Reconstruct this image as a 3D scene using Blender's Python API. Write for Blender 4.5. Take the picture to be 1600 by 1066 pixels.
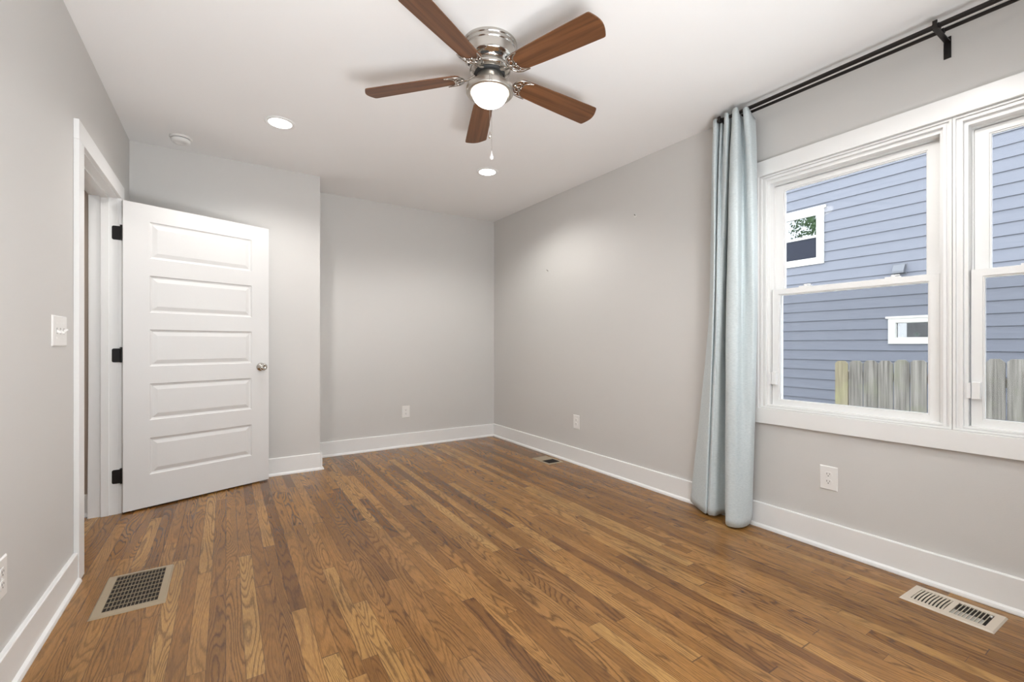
import bpy, math, random
from mathutils import Vector, Matrix
for _o in list(bpy.data.objects): bpy.data.objects.remove(_o, do_unlink=True)
SC = bpy.context.scene
COL = SC.collection
R = math.radians
random.seed(7)

# ---------------------------------------------------------------- camera
cam_d = bpy.data.cameras.new('camera'); cam = bpy.data.objects.new('camera', cam_d); COL.objects.link(cam)
cam_d.sensor_width = 36.0; cam_d.lens = 700.0 / 1600.0 * 36.0
cam_d.shift_y = 5.9 / 1600.0
cam_d.clip_start = 0.02
cam.location = (-2.747, -4.712, 1.104)
cam.rotation_euler = (R(90), 0, -0.568)
SC.camera = cam
# ---------------------------------------------------------------- world: bright overcast sky
W = bpy.data.worlds.new('sky'); SC.world = W; W.use_nodes = True
wn = W.node_tree; wn.nodes.clear()
wo = wn.nodes.new('ShaderNodeOutputWorld'); bg = wn.nodes.new('ShaderNodeBackground')
tc = wn.nodes.new('ShaderNodeTexCoord'); sx = wn.nodes.new('ShaderNodeSeparateXYZ'); cr = wn.nodes.new('ShaderNodeValToRGB')
cr.color_ramp.elements[0].position = 0.0; cr.color_ramp.elements[0].color = (0.92, 0.95, 1.0, 1)
cr.color_ramp.elements[1].position = 0.9; cr.color_ramp.elements[1].color = (0.84, 0.90, 1.0, 1)
wn.links.new(tc.outputs['Generated'], sx.inputs[0]); wn.links.new(sx.outputs['Z'], cr.inputs[0])
wn.links.new(cr.outputs[0], bg.inputs[0]); wn.links.new(bg.outputs[0], wo.inputs[0])
SKY = 4.2
bg.inputs[1].default_value = SKY
# ---------------------------------------------------------------- exposure and lamp strengths
SC.view_settings.view_transform = 'Standard'; SC.view_settings.look = 'None'
SC.view_settings.exposure = 1.17; SC.view_settings.gamma = 1.0
try: SC.view_settings.use_curve_mapping = False
except Exception: pass
CAN_W = 33.0          # watts of each recessed lamp
CAN_COL = (1.0, 0.97, 0.94)
FILL_W = 80.0  # strength of the added fill lights behind the camera
FILL_COL = (0.96, 0.98, 1.0)
GLOBE_E = 6.0         # emission of the fan's glass bowl
GLOBE_COL = (1.0, 0.95, 0.88)

# ================================================================ materials
def newmat(name):
    m = bpy.data.materials.new(name); m.use_nodes = True
    nt = m.node_tree; b = nt.nodes.get('Principled BSDF')
    return m, nt, b
def plain(name, col, rough=0.5, metal=0.0, bump=0.0, bscale=200.0, vary=0.0, vscale=3.0, spec=0.5, coat=0.0):
    m, nt, b = newmat(name)
    b.inputs['Base Color'].default_value = (*col, 1); b.inputs['Roughness'].default_value = rough
    b.inputs['Metallic'].default_value = metal; b.inputs['Specular IOR Level'].default_value = spec
    b.inputs['Coat Weight'].default_value = coat
    tc = nt.nodes.new('ShaderNodeTexCoord')
    if vary:
        n = nt.nodes.new('ShaderNodeTexNoise'); n.inputs['Scale'].default_value = vscale; n.inputs['Detail'].default_value = 4
        nt.links.new(tc.outputs['Object'], n.inputs['Vector'])
        mx = nt.nodes.new('ShaderNodeMix'); mx.data_type = 'RGBA'
        mx.inputs[6].default_value = (*[c * (1 - vary) for c in col], 1); mx.inputs[7].default_value = (*[min(1, c * (1 + vary)) for c in col], 1)
        nt.links.new(n.outputs[0], mx.inputs[0]); nt.links.new(mx.outputs[2], b.inputs['Base Color'])
    if bump:
        n = nt.nodes.new('ShaderNodeTexNoise'); n.inputs['Scale'].default_value = bscale; n.inputs['Detail'].default_value = 3
        nt.links.new(tc.outputs['Object'], n.inputs['Vector'])
        bp = nt.nodes.new('ShaderNodeBump'); bp.inputs['Strength'].default_value = bump; bp.inputs['Distance'].default_value = 0.002
        nt.links.new(n.outputs[0], bp.inputs['Height']); nt.links.new(bp.outputs[0], b.inputs['Normal'])
    return m
M = {}
M['wall'] = plain('wall_paint', (0.635, 0.622, 0.602), 0.55, bump=0.15, bscale=260, spec=0.3)
M['hall_wall'] = plain('hall_wall_paint', (0.44, 0.37, 0.31), 0.6, bump=0.12, bscale=260)
M['ceiling'] = plain('ceiling_paint', (0.88, 0.875, 0.87), 0.9, bump=0.1, bscale=150, spec=0.2)
M['trim'] = plain('trim_paint', (0.83, 0.83, 0.82), 0.32, bump=0.03, bscale=60)
M['door'] = plain('door_paint', (0.71, 0.705, 0.695), 0.38, bump=0.05, bscale=90)
M['vinyl'] = plain('window_vinyl', (0.82, 0.82, 0.81), 0.3)
M['plate'] = plain('switch_plate_plastic', (0.84, 0.83, 0.81), 0.3)
M['switch_shade'] = plain('switch_painted_shade', (0.50, 0.49, 0.47), 0.5)  # greyed plastic, paints the shadow round each toggle
M['slot'] = plain('socket_slot', (0.02, 0.02, 0.02), 0.6)
M['black'] = plain('black_metal', (0.014, 0.013, 0.013), 0.38, metal=0.3, spec=0.5)
M['rod'] = plain('dark_bronze_metal', (0.022, 0.019, 0.018), 0.35, metal=0.5)
M['nickel'] = plain('polished_nickel', (0.56, 0.535, 0.50), 0.14, metal=1.0)
M['brushed'] = plain('brushed_nickel', (0.56, 0.53, 0.485), 0.34, metal=1.0)
M['chrome'] = plain('chrome', (0.72, 0.70, 0.68), 0.08, metal=1.0)
M['dark_vent'] = plain('motor_vent_dark', (0.03, 0.03, 0.03), 0.6)
M['grille_tan'] = plain('tan_enamel', (0.34, 0.27, 0.18), 0.45)
M['grille_beige'] = plain('beige_enamel', (0.60, 0.525, 0.43), 0.4)
M['damper'] = plain('damper_grey', (0.38, 0.36, 0.32), 0.5, vary=0.2, vscale=60)
M['duct'] = plain('duct_shade', (0.018, 0.013, 0.010), 0.9)  # near-black colour standing in for the shade inside the ducts
M['plastic_white'] = plain('detector_plastic', (0.82, 0.81, 0.79), 0.4)
M['anchor'] = plain('wall_anchor', (0.10, 0.09, 0.08), 0.5)
M['house_trim'] = plain('house_trim_paint', (0.34, 0.335, 0.31), 0.5)
M['vent_grey'] = plain('vent_grey_plastic', (0.060, 0.063, 0.072), 0.5)
M['room_dark'] = plain('dim_room', (0.05, 0.05, 0.06), 0.8)
M['bark'] = plain('bark', (0.10, 0.075, 0.055), 0.9, bump=0.6, bscale=12)
M['ground'] = plain('pale_bounce_ground', (0.42, 0.41, 0.39), 0.9, vary=0.25, vscale=4)  # unseen ground, kept pale to bounce light up into the room
M['post'] = plain('fence_post_wood', (0.25, 0.22, 0.18), 0.85, vary=0.25, vscale=8)
M['outer'] = plain('outer_wall', (0.5, 0.5, 0.5), 0.8)

def mat_leaf():
    m, nt, b = newmat('tree_leaf')
    oi = nt.nodes.new('ShaderNodeTexCoord'); n = nt.nodes.new('ShaderNodeTexNoise'); n.inputs['Scale'].default_value = 1.3
    cr = nt.nodes.new('ShaderNodeValToRGB'); cr.color_ramp.elements[0].position = 0.35; cr.color_ramp.elements[1].position = 0.65
    cr.color_ramp.elements[0].color = (0.05, 0.12, 0.04, 1); cr.color_ramp.elements[1].color = (0.20, 0.34, 0.14, 1)
    nt.links.new(oi.outputs['Object'], n.inputs[0]); nt.links.new(n.outputs[0], cr.inputs[0]); nt.links.new(cr.outputs[0], b.inputs['Base Color'])
    b.inputs['Roughness'].default_value = 0.6
    return m
M['leaf'] = mat_leaf()

def thin_glass(name, refl_extra=0.0, tint=(0.97, 0.985, 0.98)):
    m = bpy.data.materials.new(name); m.use_nodes = True; nt = m.node_tree; nt.nodes.clear()
    out = nt.nodes.new('ShaderNodeOutputMaterial'); mix = nt.nodes.new('ShaderNodeMixShader')
    t = nt.nodes.new('ShaderNodeBsdfTransparent'); t.inputs[0].default_value = (*tint, 1)
    g = nt.nodes.new('ShaderNodeBsdfGlossy'); g.inputs['Roughness'].default_value = 0.01
    f = nt.nodes.new('ShaderNodeFresnel'); f.inputs[0].default_value = 1.22
    ad = nt.nodes.new('ShaderNodeMath'); ad.operation = 'ADD'; ad.inputs[1].default_value = refl_extra; ad.use_clamp = True
    nt.links.new(f.outputs[0], ad.inputs[0]); nt.links.new(ad.outputs[0], mix.inputs[0])
    nt.links.new(t.outputs[0], mix.inputs[1]); nt.links.new(g.outputs[0], mix.inputs[2]); nt.links.new(mix.outputs[0], out.inputs[0])
    return m
M['glass'] = thin_glass('window_glass')
M['coated_glass'] = thin_glass('coated_glass', 0.13, (0.6, 0.62, 0.66))
def mat_screen(name, alpha, col):
    m = bpy.data.materials.new(name); m.use_nodes = True; nt = m.node_tree; nt.nodes.clear()
    out = nt.nodes.new('ShaderNodeOutputMaterial'); mix = nt.nodes.new('ShaderNodeMixShader'); mix.inputs[0].default_value = alpha
    t = nt.nodes.new('ShaderNodeBsdfTransparent'); d = nt.nodes.new('ShaderNodeBsdfDiffuse'); d.inputs[0].default_value = (*col, 1)
    nt.links.new(t.outputs[0], mix.inputs[1]); nt.links.new(d.outputs[0], mix.inputs[2]); nt.links.new(mix.outputs[0], out.inputs[0])
    return m
M['screen'] = mat_screen('insect_screen', 0.14, (0.02, 0.02, 0.025))

def mat_emit(name, col, strength):
    m = bpy.data.materials.new(name); m.use_nodes = True; nt = m.node_tree; nt.nodes.clear()
    out = nt.nodes.new('ShaderNodeOutputMaterial'); e = nt.nodes.new('ShaderNodeEmission')
    e.inputs[0].default_value = (*col, 1); e.inputs[1].default_value = strength
    nt.links.new(e.outputs[0], out.inputs[0]); return m
M['lens'] = mat_emit('lamp_lens', CAN_COL, 6.0)
M['globe'] = mat_emit('glowing_bowl_glass', GLOBE_COL, GLOBE_E)

def mathn(nt, op, a=None, b=None, c=None):
    n = nt.nodes.new('ShaderNodeMath'); n.operation = op
    for i, v in enumerate((a, b, c)):
        if v is None: continue
        if isinstance(v, (int, float)): n.inputs[i].default_value = v
        else: nt.links.new(v, n.inputs[i])
    return n.outputs[0]

def mat_floor():
    m, nt, b = newmat('oak_strip_floor')
    L = nt.links.new
    tc = nt.nodes.new('ShaderNodeTexCoord'); s = nt.nodes.new('ShaderNodeSeparateXYZ'); L(tc.outputs['Object'], s.inputs[0])
    X, Y = s.outputs['X'], s.outputs['Y']
    PW = 0.057
    u = mathn(nt, 'DIVIDE', X, PW); row = mathn(nt, 'FLOOR', u); fu = mathn(nt, 'FRACT', u)
    wr = nt.nodes.new('ShaderNodeTexWhiteNoise'); wr.noise_dimensions = '1D'; L(row, wr.inputs['W'])
    off = mathn(nt, 'MULTIPLY', wr.outputs['Value'], 9.0)
    yy = mathn(nt, 'ADD', Y, off)
    # irregular lengths: warp the run along the row before cutting it into boards
    wob = mathn(nt, 'MULTIPLY', mathn(nt, 'SINE', mathn(nt, 'MULTIPLY', yy, 2.7)), 0.22)
    v = mathn(nt, 'DIVIDE', mathn(nt, 'ADD', yy, wob), 1.10)
    cell = mathn(nt, 'FLOOR', v); fv = mathn(nt, 'FRACT', v)
    cb = nt.nodes.new('ShaderNodeCombineXYZ'); L(row, cb.inputs[0]); L(cell, cb.inputs[1])
    wn = nt.nodes.new('ShaderNodeTexWhiteNoise'); wn.noise_dimensions = '2D'; L(cb.outputs[0], wn.inputs['Vector'])
    rnd = wn.outputs['Value']; rc = nt.nodes.new('ShaderNodeSeparateColor'); L(wn.outputs['Color'], rc.inputs[0])
    # board base tone
    ramp = nt.nodes.new('ShaderNodeValToRGB'); e = ramp.color_ramp.elements
    e[0].position = 0.0; e[0].color = (0.175, 0.074, 0.0180, 1); e[1].position = 1.0; e[1].color = (0.42, 0.228, 0.070, 1)
    for p, c in ((0.25, (0.240, 0.107, 0.026)), (0.6, (0.300, 0.140, 0.036)), (0.88, (0.360, 0.178, 0.050))):
        k = e.new(p); k.color = (*c, 1)
    L(rnd, ramp.inputs[0])
    # growth rings: iso-lines of a noise stretched along the board (cathedral figure), seeded per board
    seed = mathn(nt, 'MULTIPLY', rc.outputs[0], 60.0)
    gx = mathn(nt, 'ADD', mathn(nt, 'MULTIPLY', X, 13.0), seed)
    gy = mathn(nt, 'ADD', mathn(nt, 'MULTIPLY', Y, 1.25), mathn(nt, 'MULTIPLY', rc.outputs[1], 40.0))
    gv = nt.nodes.new('ShaderNodeCombineXYZ'); L(gx, gv.inputs[0]); L(gy, gv.inputs[1]); L(seed, gv.inputs[2])
    gn = nt.nodes.new('ShaderNodeTexNoise'); gn.inputs['Scale'].default_value = 1.0; gn.inputs['Detail'].default_value = 1.2; gn.inputs['Roughness'].default_value = 0.35
    L(gv.outputs[0], gn.inputs['Vector'])
    jx = nt.nodes.new('ShaderNodeCombineXYZ'); L(mathn(nt, 'MULTIPLY', X, 260.0), jx.inputs[0]); L(mathn(nt, 'MULTIPLY', Y, 40.0), jx.inputs[1])
    jn = nt.nodes.new('ShaderNodeTexNoise'); jn.inputs['Scale'].default_value = 1.0; jn.inputs['Detail'].default_value = 2; L(jx.outputs[0], jn.inputs['Vector'])
    dens = mathn(nt, 'ADD', mathn(nt, 'MULTIPLY', rc.outputs[2], 13.0), 13.0)
    ph = mathn(nt, 'ADD', mathn(nt, 'MULTIPLY', gn.outputs[0], dens), mathn(nt, 'MULTIPLY', jn.outputs[0], 0.45))
    ring = mathn(nt, 'FRACT', ph)
    rr = nt.nodes.new('ShaderNodeValToRGB'); q = rr.color_ramp.elements
    q[0].position = 0.0; q[0].color = (1, 1, 1, 1); q[1].position = 1.0; q[1].color = (1, 1, 1, 1)
    k = q.new(0.45); k.color = (0.92, 0.92, 0.92, 1); k = q.new(0.75); k.color = (0.33, 0.30, 0.28, 1); k = q.new(0.88); k.color = (0.70, 0.70, 0.70, 1)
    L(ring, rr.inputs[0])
    # open pores: short dark streaks
    pv = nt.nodes.new('ShaderNodeCombineXYZ'); L(mathn(nt, 'MULTIPLY', X, 700.0), pv.inputs[0]); L(mathn(nt, 'ADD', mathn(nt, 'MULTIPLY', Y, 22.0), seed), pv.inputs[1])
    pn = nt.nodes.new('ShaderNodeTexNoise'); pn.inputs['Scale'].default_value = 1.0; pn.inputs['Detail'].default_value = 2; L(pv.outputs[0], pn.inputs['Vector'])
    pr = nt.nodes.new('ShaderNodeMapRange'); pr.inputs[1].default_value = 0.30; pr.inputs[2].default_value = 0.62; pr.inputs[3].default_value = 0.66; pr.inputs[4].default_value = 1.08
    L(pn.outputs[0], pr.inputs[0])
    # slow mottling
    mo = nt.nodes.new('ShaderNodeTexNoise'); mo.inputs['Scale'].default_value = 2.2; mo.inputs['Detail'].default_value = 5; L(tc.outputs['Object'], mo.inputs['Vector'])
    mr = nt.nodes.new('ShaderNodeMapRange'); mr.inputs[1].default_value = 0.3; mr.inputs[2].default_value = 0.7; mr.inputs[3].default_value = 0.82; mr.inputs[4].default_value = 1.16
    L(mo.outputs[0], mr.inputs[0])
    g1 = nt.nodes.new('ShaderNodeMix'); g1.data_type = 'RGBA'; g1.blend_type = 'MULTIPLY'; L(mathn(nt, 'ADD', 0.45, mathn(nt, 'MULTIPLY', rc.outputs[1], 0.55)), g1.inputs[0])
    L(ramp.outputs[0], g1.inputs[6]); L(rr.outputs[0], g1.inputs[7])
    g2 = nt.nodes.new('ShaderNodeMix'); g2.data_type = 'RGBA'; g2.blend_type = 'MULTIPLY'; g2.inputs[0].default_value = 1.0
    L(g1.outputs[2], g2.inputs[6]); L(mathn(nt, 'MULTIPLY', pr.outputs[0], mr.outputs[0]), g2.inputs[7])
    # seams
    eu = mathn(nt, 'MINIMUM', fu, mathn(nt, 'SUBTRACT', 1.0, fu)); ev = mathn(nt, 'MINIMUM', fv, mathn(nt, 'SUBTRACT', 1.0, fv))
    su = mathn(nt, 'LESS_THAN', eu, 0.016); sv = mathn(nt, 'LESS_THAN', ev, 0.0010)
    seam = mathn(nt, 'MAXIMUM', su, sv)
    g3 = nt.nodes.new('ShaderNodeMix'); g3.data_type = 'RGBA'; L(mathn(nt, 'MULTIPLY', seam, 0.72), g3.inputs[0]); L(g2.outputs[2], g3.inputs[6]); g3.inputs[7].default_value = (0.05, 0.025, 0.012, 1)
    L(g3.outputs[2], b.inputs['Base Color'])
    rg = nt.nodes.new('ShaderNodeMapRange'); rg.inputs[3].default_value = 0.20; rg.inputs[4].default_value = 0.32; L(mo.outputs[0], rg.inputs[0]); b.inputs['Roughness'].default_value = 0.25
    b.inputs['Specular IOR Level'].default_value = 0.42
    bp = nt.nodes.new('ShaderNodeBump'); bp.inputs['Strength'].default_value = 0.25; bp.inputs['Distance'].default_value = 0.001
    hh = mathn(nt, 'SUBTRACT', mathn(nt, 'MULTIPLY', pr.outputs[0], 0.35), mathn(nt, 'MULTIPLY', seam, 1.0)); L(hh, bp.inputs['Height']); L(bp.outputs[0], b.inputs['Normal'])
    return m
M['floor'] = mat_floor()

def mat_wood(name, dark, light, axis='X', scale=1.0, rough=0.4, streak=30.0, knots=False, green=None):
    m, nt, b = newmat(name); L = nt.links.new
    tc = nt.nodes.new('ShaderNodeTexCoord'); mp = nt.nodes.new('ShaderNodeMapping')
    sc = {'X': (1.5, streak, streak), 'Z': (streak, streak, 1.5)}[axis]
    mp.inputs['Scale'].default_value = [c * scale for c in sc]; L(tc.outputs['Object'], mp.inputs[0])
    n = nt.nodes.new('ShaderNodeTexNoise'); n.inputs['Scale'].default_value = 1.0; n.inputs['Detail'].default_value = 5; n.inputs['Distortion'].default_value = 0.6
    L(mp.outputs[0], n.inputs['Vector'])
    cr = nt.nodes.new('ShaderNodeValToRGB'); cr.color_ramp.elements[0].position = 0.32; cr.color_ramp.elements[1].position = 0.68
    cr.color_ramp.elements[0].color = (*dark, 1); cr.color_ramp.elements[1].color = (*light, 1); L(n.outputs[0], cr.inputs[0])
    outc = cr.outputs[0]
    if knots:
        v = nt.nodes.new('ShaderNodeTexVoronoi'); v.inputs['Scale'].default_value = 3.4; mp2 = nt.nodes.new('ShaderNodeMapping'); mp2.inputs['Scale'].default_value = (1, 1, 0.7)
        L(tc.outputs['Object'], mp2.inputs[0]); L(mp2.outputs[0], v.inputs['Vector'])
        k = nt.nodes.new('ShaderNodeMapRange'); k.inputs[1].default_value = 0.05; k.inputs[2].default_value = 0.14; k.inputs[3].default_value = 0.75; k.inputs[4].default_value = 0.0
        L(v.outputs['Distance'], k.inputs[0])
        mx = nt.nodes.new('ShaderNodeMix'); mx.data_type = 'RGBA'; L(k.outputs[0], mx.inputs[0]); L(outc, mx.inputs[6]); mx.inputs[7].default_value = (0.07, 0.045, 0.03, 1); outc = mx.outputs[2]
    if green:
        n2 = nt.nodes.new('ShaderNodeTexNoise'); n2.inputs['Scale'].default_value = 5.0; L(tc.outputs['Object'], n2.inputs['Vector'])
        k = nt.nodes.new('ShaderNodeMapRange'); k.inputs[1].default_value = 0.5; k.inputs[2].default_value = 0.75; k.inputs[3].default_value = 0.0; k.inputs[4].default_value = 0.6
        L(n2.outputs[0], k.inputs[0])
        mx = nt.nodes.new('ShaderNodeMix'); mx.data_type = 'RGBA'; L(k.outputs[0], mx.inputs[0]); L(outc, mx.inputs[6]); mx.inputs[7].default_value = (*green, 1); outc = mx.outputs[2]
    L(outc, b.inputs['Base Color']); b.inputs['Roughness'].default_value = rough
    bp = nt.nodes.new('ShaderNodeBump'); bp.inputs['Strength'].default_value = 0.2; bp.inputs['Distance'].default_value = 0.001; L(n.outputs[0], bp.inputs['Height']); L(bp.outputs[0], b.inputs['Normal'])
    return m
M['blade'] = mat_wood('walnut_blade', (0.085, 0.034, 0.014), (0.23, 0.098, 0.040), 'X', 1.0, 0.42, 28)
M['blade_edge'] = plain('blade_dark_edge', (0.05, 0.028, 0.016), 0.5)
M['picket'] = mat_wood('weathered_cedar', (0.068, 0.060, 0.050), (0.19, 0.175, 0.152), 'Z', 1.0, 0.85, 45, True, (0.13, 0.13, 0.085))
M['picket_new'] = mat_wood('yellowish_pine', (0.12, 0.098, 0.058), (0.22, 0.19, 0.12), 'Z', 1.0, 0.8, 40, True, (0.20, 0.20, 0.09))

def mat_siding():
    m, nt, b = newmat('blue_grey_lap_siding'); L = nt.links.new
    tc = nt.nodes.new('ShaderNodeTexCoord'); mp = nt.nodes.new('ShaderNodeMapping'); mp.inputs['Scale'].default_value = (1, 2.2, 45); L(tc.outputs['Object'], mp.inputs[0])
    n = nt.nodes.new('ShaderNodeTexNoise'); n.inputs['Scale'].default_value = 1.0; n.inputs['Detail'].default_value = 5; n.inputs['Distortion'].default_value = 1.2; L(mp.outputs[0], n.inputs['Vector'])
    cr = nt.nodes.new('ShaderNodeValToRGB'); cr.color_ramp.elements[0].position = 0.3; cr.color_ramp.elements[1].position = 0.7
    cr.color_ramp.elements[0].color = (0.066, 0.070, 0.087, 1); cr.color_ramp.elements[1].color = (0.082, 0.086, 0.104, 1)
    L(n.outputs[0], cr.inputs[0]); L(cr.outputs[0], b.inputs['Base Color']); b.inputs['Roughness'].default_value = 0.7
    bp = nt.nodes.new('ShaderNodeBump'); bp.inputs['Strength'].default_value = 0.35; bp.inputs['Distance'].default_value = 0.003; L(n.outputs[0], bp.inputs['Height']); L(bp.outputs[0], b.inputs['Normal'])
    return m
M['siding'] = mat_siding()

def mat_fabric():
    m, nt, b = newmat('pale_blue_linen'); L = nt.links.new
    tc = nt.nodes.new('ShaderNodeTexCoord'); mp = nt.nodes.new('ShaderNodeMapping'); mp.inputs['Scale'].default_value = (60, 60, 420); L(tc.outputs['Object'], mp.inputs[0])
    n = nt.nodes.new('ShaderNodeTexNoise'); n.inputs['Scale'].default_value = 1.0; n.inputs['Detail'].default_value = 3; L(mp.outputs[0], n.inputs['Vector'])
    cr = nt.nodes.new('ShaderNodeValToRGB'); cr.color_ramp.elements[0].position = 0.3; cr.color_ramp.elements[1].position = 0.7
    cr.color_ramp.elements[0].color = (0.52, 0.585, 0.605, 1); cr.color_ramp.elements[1].color = (0.64, 0.70, 0.715, 1)
    L(n.outputs[0], cr.inputs[0]); L(cr.outputs[0], b.inputs['Base Color']); b.inputs['Roughness'].default_value = 0.9
    b.inputs['Specular IOR Level'].default_value = 0.15
    b.inputs['Sheen Weight'].default_value = 0.2
    bp = nt.nodes.new('ShaderNodeBump'); bp.inputs['Strength'].default_value = 0.25; bp.inputs['Distance'].default_value = 0.001; L(n.outputs[0], bp.inputs['Height']); L(bp.outputs[0], b.inputs['Normal'])
    return m
M['fabric'] = mat_fabric()

# ================================================================ mesh helpers
ORG = {}
class MB:
    """collects faces in world space; build() links them as one mesh object"""
    def __init__(s, T=None): s.v = []; s.f = []; s.sm = []; s.T = T or Matrix.Identity(4)
    def add(s, vs, fs, smooth=False):
        o = len(s.v); s.v += [s.T @ Vector(p) for p in vs]
        s.f += [tuple(i + o for i in f) for f in fs]; s.sm += [smooth] * len(fs); return s
    def box(s, x0, x1, y0, y1, z0, z1):
        x0, x1 = min(x0, x1), max(x0, x1); y0, y1 = min(y0, y1), max(y0, y1); z0, z1 = min(z0, z1), max(z0, z1)
        v = [(x0, y0, z0), (x1, y0, z0), (x1, y1, z0), (x0, y1, z0), (x0, y0, z1), (x1, y0, z1), (x1, y1, z1), (x0, y1, z1)]
        return s.add(v, [(3, 2, 1, 0), (4, 5, 6, 7), (0, 1, 5, 4), (1, 2, 6, 5), (2, 3, 7, 6), (3, 0, 4, 7)])
    def ring(s, x0, x1, y0, y1, z0, z1, w, wz0=None, wz1=None):
        """rectangular frame lying in the y-z plane, x0..x1 deep, mitred"""
        y0, y1 = min(y0, y1), max(y0, y1); a = w if wz0 is None else wz0; c = w if wz1 is None else wz1
        o = [(y0, z0), (y1, z0), (y1, z1), (y0, z1)]; i = [(y0 + w, z0 + a), (y1 - w, z0 + a), (y1 - w, z1 - c), (y0 + w, z1 - c)]
        v = [(x0, *p) for p in o] + [(x0, *p) for p in i] + [(x1, *p) for p in o] + [(x1, *p) for p in i]
        f = []
        for k in range(4):
            n = (k + 1) % 4
            f += [(k, 4 + k, 4 + n, n), (8 + k, 8 + n, 12 + n, 12 + k), (k, n, 8 + n, 8 + k), (4 + k, 12 + k, 12 + n, 4 + n)]
        return s.add(v, f)
    def prism(s, pts, fn):
        """polygon pts (2d) swept between fn(p,0) and fn(p,1)"""
        n = len(pts); v = [fn(p, 0) for p in pts] + [fn(p, 1) for p in pts]
        f = [tuple(range(n))[::-1], tuple(range(n, 2 * n))] + [(k, (k + 1) % n, n + (k + 1) % n, n + k) for k in range(n)]
        return s.add(v, f)
    def lathe(s, prof, c=(0, 0, 0), n=40, axis='Z', smooth=True, caps=True):
        v = []; f = []; m = len(prof)
        for (r, h) in prof:
            for k in range(n):
                a = 2 * math.pi * k / n; p = (r * math.cos(a), r * math.sin(a))
                q = {'Z': (p[0], p[1], h), 'X': (h, p[0], p[1]), 'Y': (p[1], h, p[0])}[axis]
                v.append((q[0] + c[0], q[1] + c[1], q[2] + c[2]))
        for j in range(m - 1):
            for k in range(n):
                a, b = j * n + k, j * n + (k + 1) % n
                f.append((a, b, b + n, a + n))
        s.add(v, f, smooth)
        if caps:
            s.add(v[:n], [tuple(range(n))[::-1]]); s.add(v[-n:], [tuple(range(n))])
        return s
    def tube(s, pts, r, n=10, closed=False, flat=1.0):
        pts = [Vector(p) for p in pts]; m = len(pts); v = []; f = []
        rs = r if isinstance(r, (list, tuple)) else [r] * m
        prev = None
        for i, p in enumerate(pts):
            a = pts[(i - 1) % m] if (closed or i > 0) else p; b = pts[(i + 1) % m] if (closed or i < m - 1) else p
            t = (b - a).normalized()
            if prev is None:
                ref = Vector((0, 0, 1)) if abs(t.z) < 0.9 else Vector((1, 0, 0)); nn = (ref - t * ref.dot(t)).normalized()
            else: nn = (prev - t * prev.dot(t)).normalized()
            prev = nn; bb = t.cross(nn)
            for k in range(n):
                q = 2 * math.pi * k / n; v.append(p + nn * (math.cos(q) * rs[i] * flat) + bb * (math.sin(q) * rs[i]))
        for i in range(m if closed else m - 1):
            j = (i + 1) % m
            for k in range(n): f.append((i * n + k, i * n + (k + 1) % n, j * n + (k + 1) % n, j * n + k))
        s.add(v, f, True)
        if not closed: s.add(v[:n], [tuple(range(n))[::-1]]); s.add(v[-n:], [tuple(range(n))])
        return s
    def build(s, name, mat, parent=None, bevel=0.0, seg=2):
        if parent is not None: org = ORG[parent.name]
        else:
            xs = [p.x for p in s.v]; ys = [p.y for p in s.v]; zs = [p.z for p in s.v]
            org = Vector(((min(xs) + max(xs)) / 2, (min(ys) + max(ys)) / 2, min(zs)))
        me = bpy.data.meshes.new(name); me.from_pydata([tuple(p - org) for p in s.v], [], s.f); me.validate()
        me.polygons.foreach_set('use_smooth', s.sm[:len(me.polygons)] if len(me.polygons) == len(s.sm) else [False] * len(me.polygons))
        o = bpy.data.objects.new(name, me); COL.objects.link(o); me.materials.append(mat); me.update()
        if parent is not None: o.parent = parent
        else: o.location = org
        ORG[o.name] = org
        import bmesh
        bm = bmesh.new(); bm.from_mesh(me); bmesh.ops.recalc_face_normals(bm, faces=bm.faces); bm.to_mesh(me); bm.free()
        if bevel:
            b = o.modifiers.new('bevel', 'BEVEL'); b.width = bevel; b.segments = seg; b.limit_method = 'ANGLE'; b.angle_limit = R(40)
        return o
def tag(o, label=None, cat=None, group=None, kind=None):
    if label: o['label'] = label
    if cat: o['category'] = cat
    if group: o['group'] = group
    if kind: o['kind'] = kind
    return o
def root(name, loc, label, cat, group=None, kind=None):
    o = bpy.data.objects.new(name, None); COL.objects.link(o); o.location = loc; o.empty_display_size = 0.05
    ORG[o.name] = Vector(loc); return tag(o, label, cat, group, kind)
def dup(src, loc, label):
    c = src.copy(); COL.objects.link(c); c.location = loc; ORG[c.name] = Vector(loc); c['label'] = label
    for ch in list(src.children):
        d = ch.copy(); COL.objects.link(d); d.parent = c
        for g in list(ch.children):
            h = g.copy(); COL.objects.link(h); h.parent = d
    return c

# ================================================================ room shell
XL, YB, YC, YR = -3.343, 0.0, -0.445, -5.40       # left wall, back wall, closet front, rear wall
XC = -2.045                                        # closet corner
def zc(x, y): return 2.600 + 0.0135 * y * max(0.0, 1 + x / 3.343)
# floor (one slab running on into the hall)
tag(MB().box(-5.2, 0.16, -5.56, 0.16, -0.08, 0.0).build('floor', M['floor']), 'glossy brown oak strip floor of the room', 'floor', kind='structure')
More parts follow.
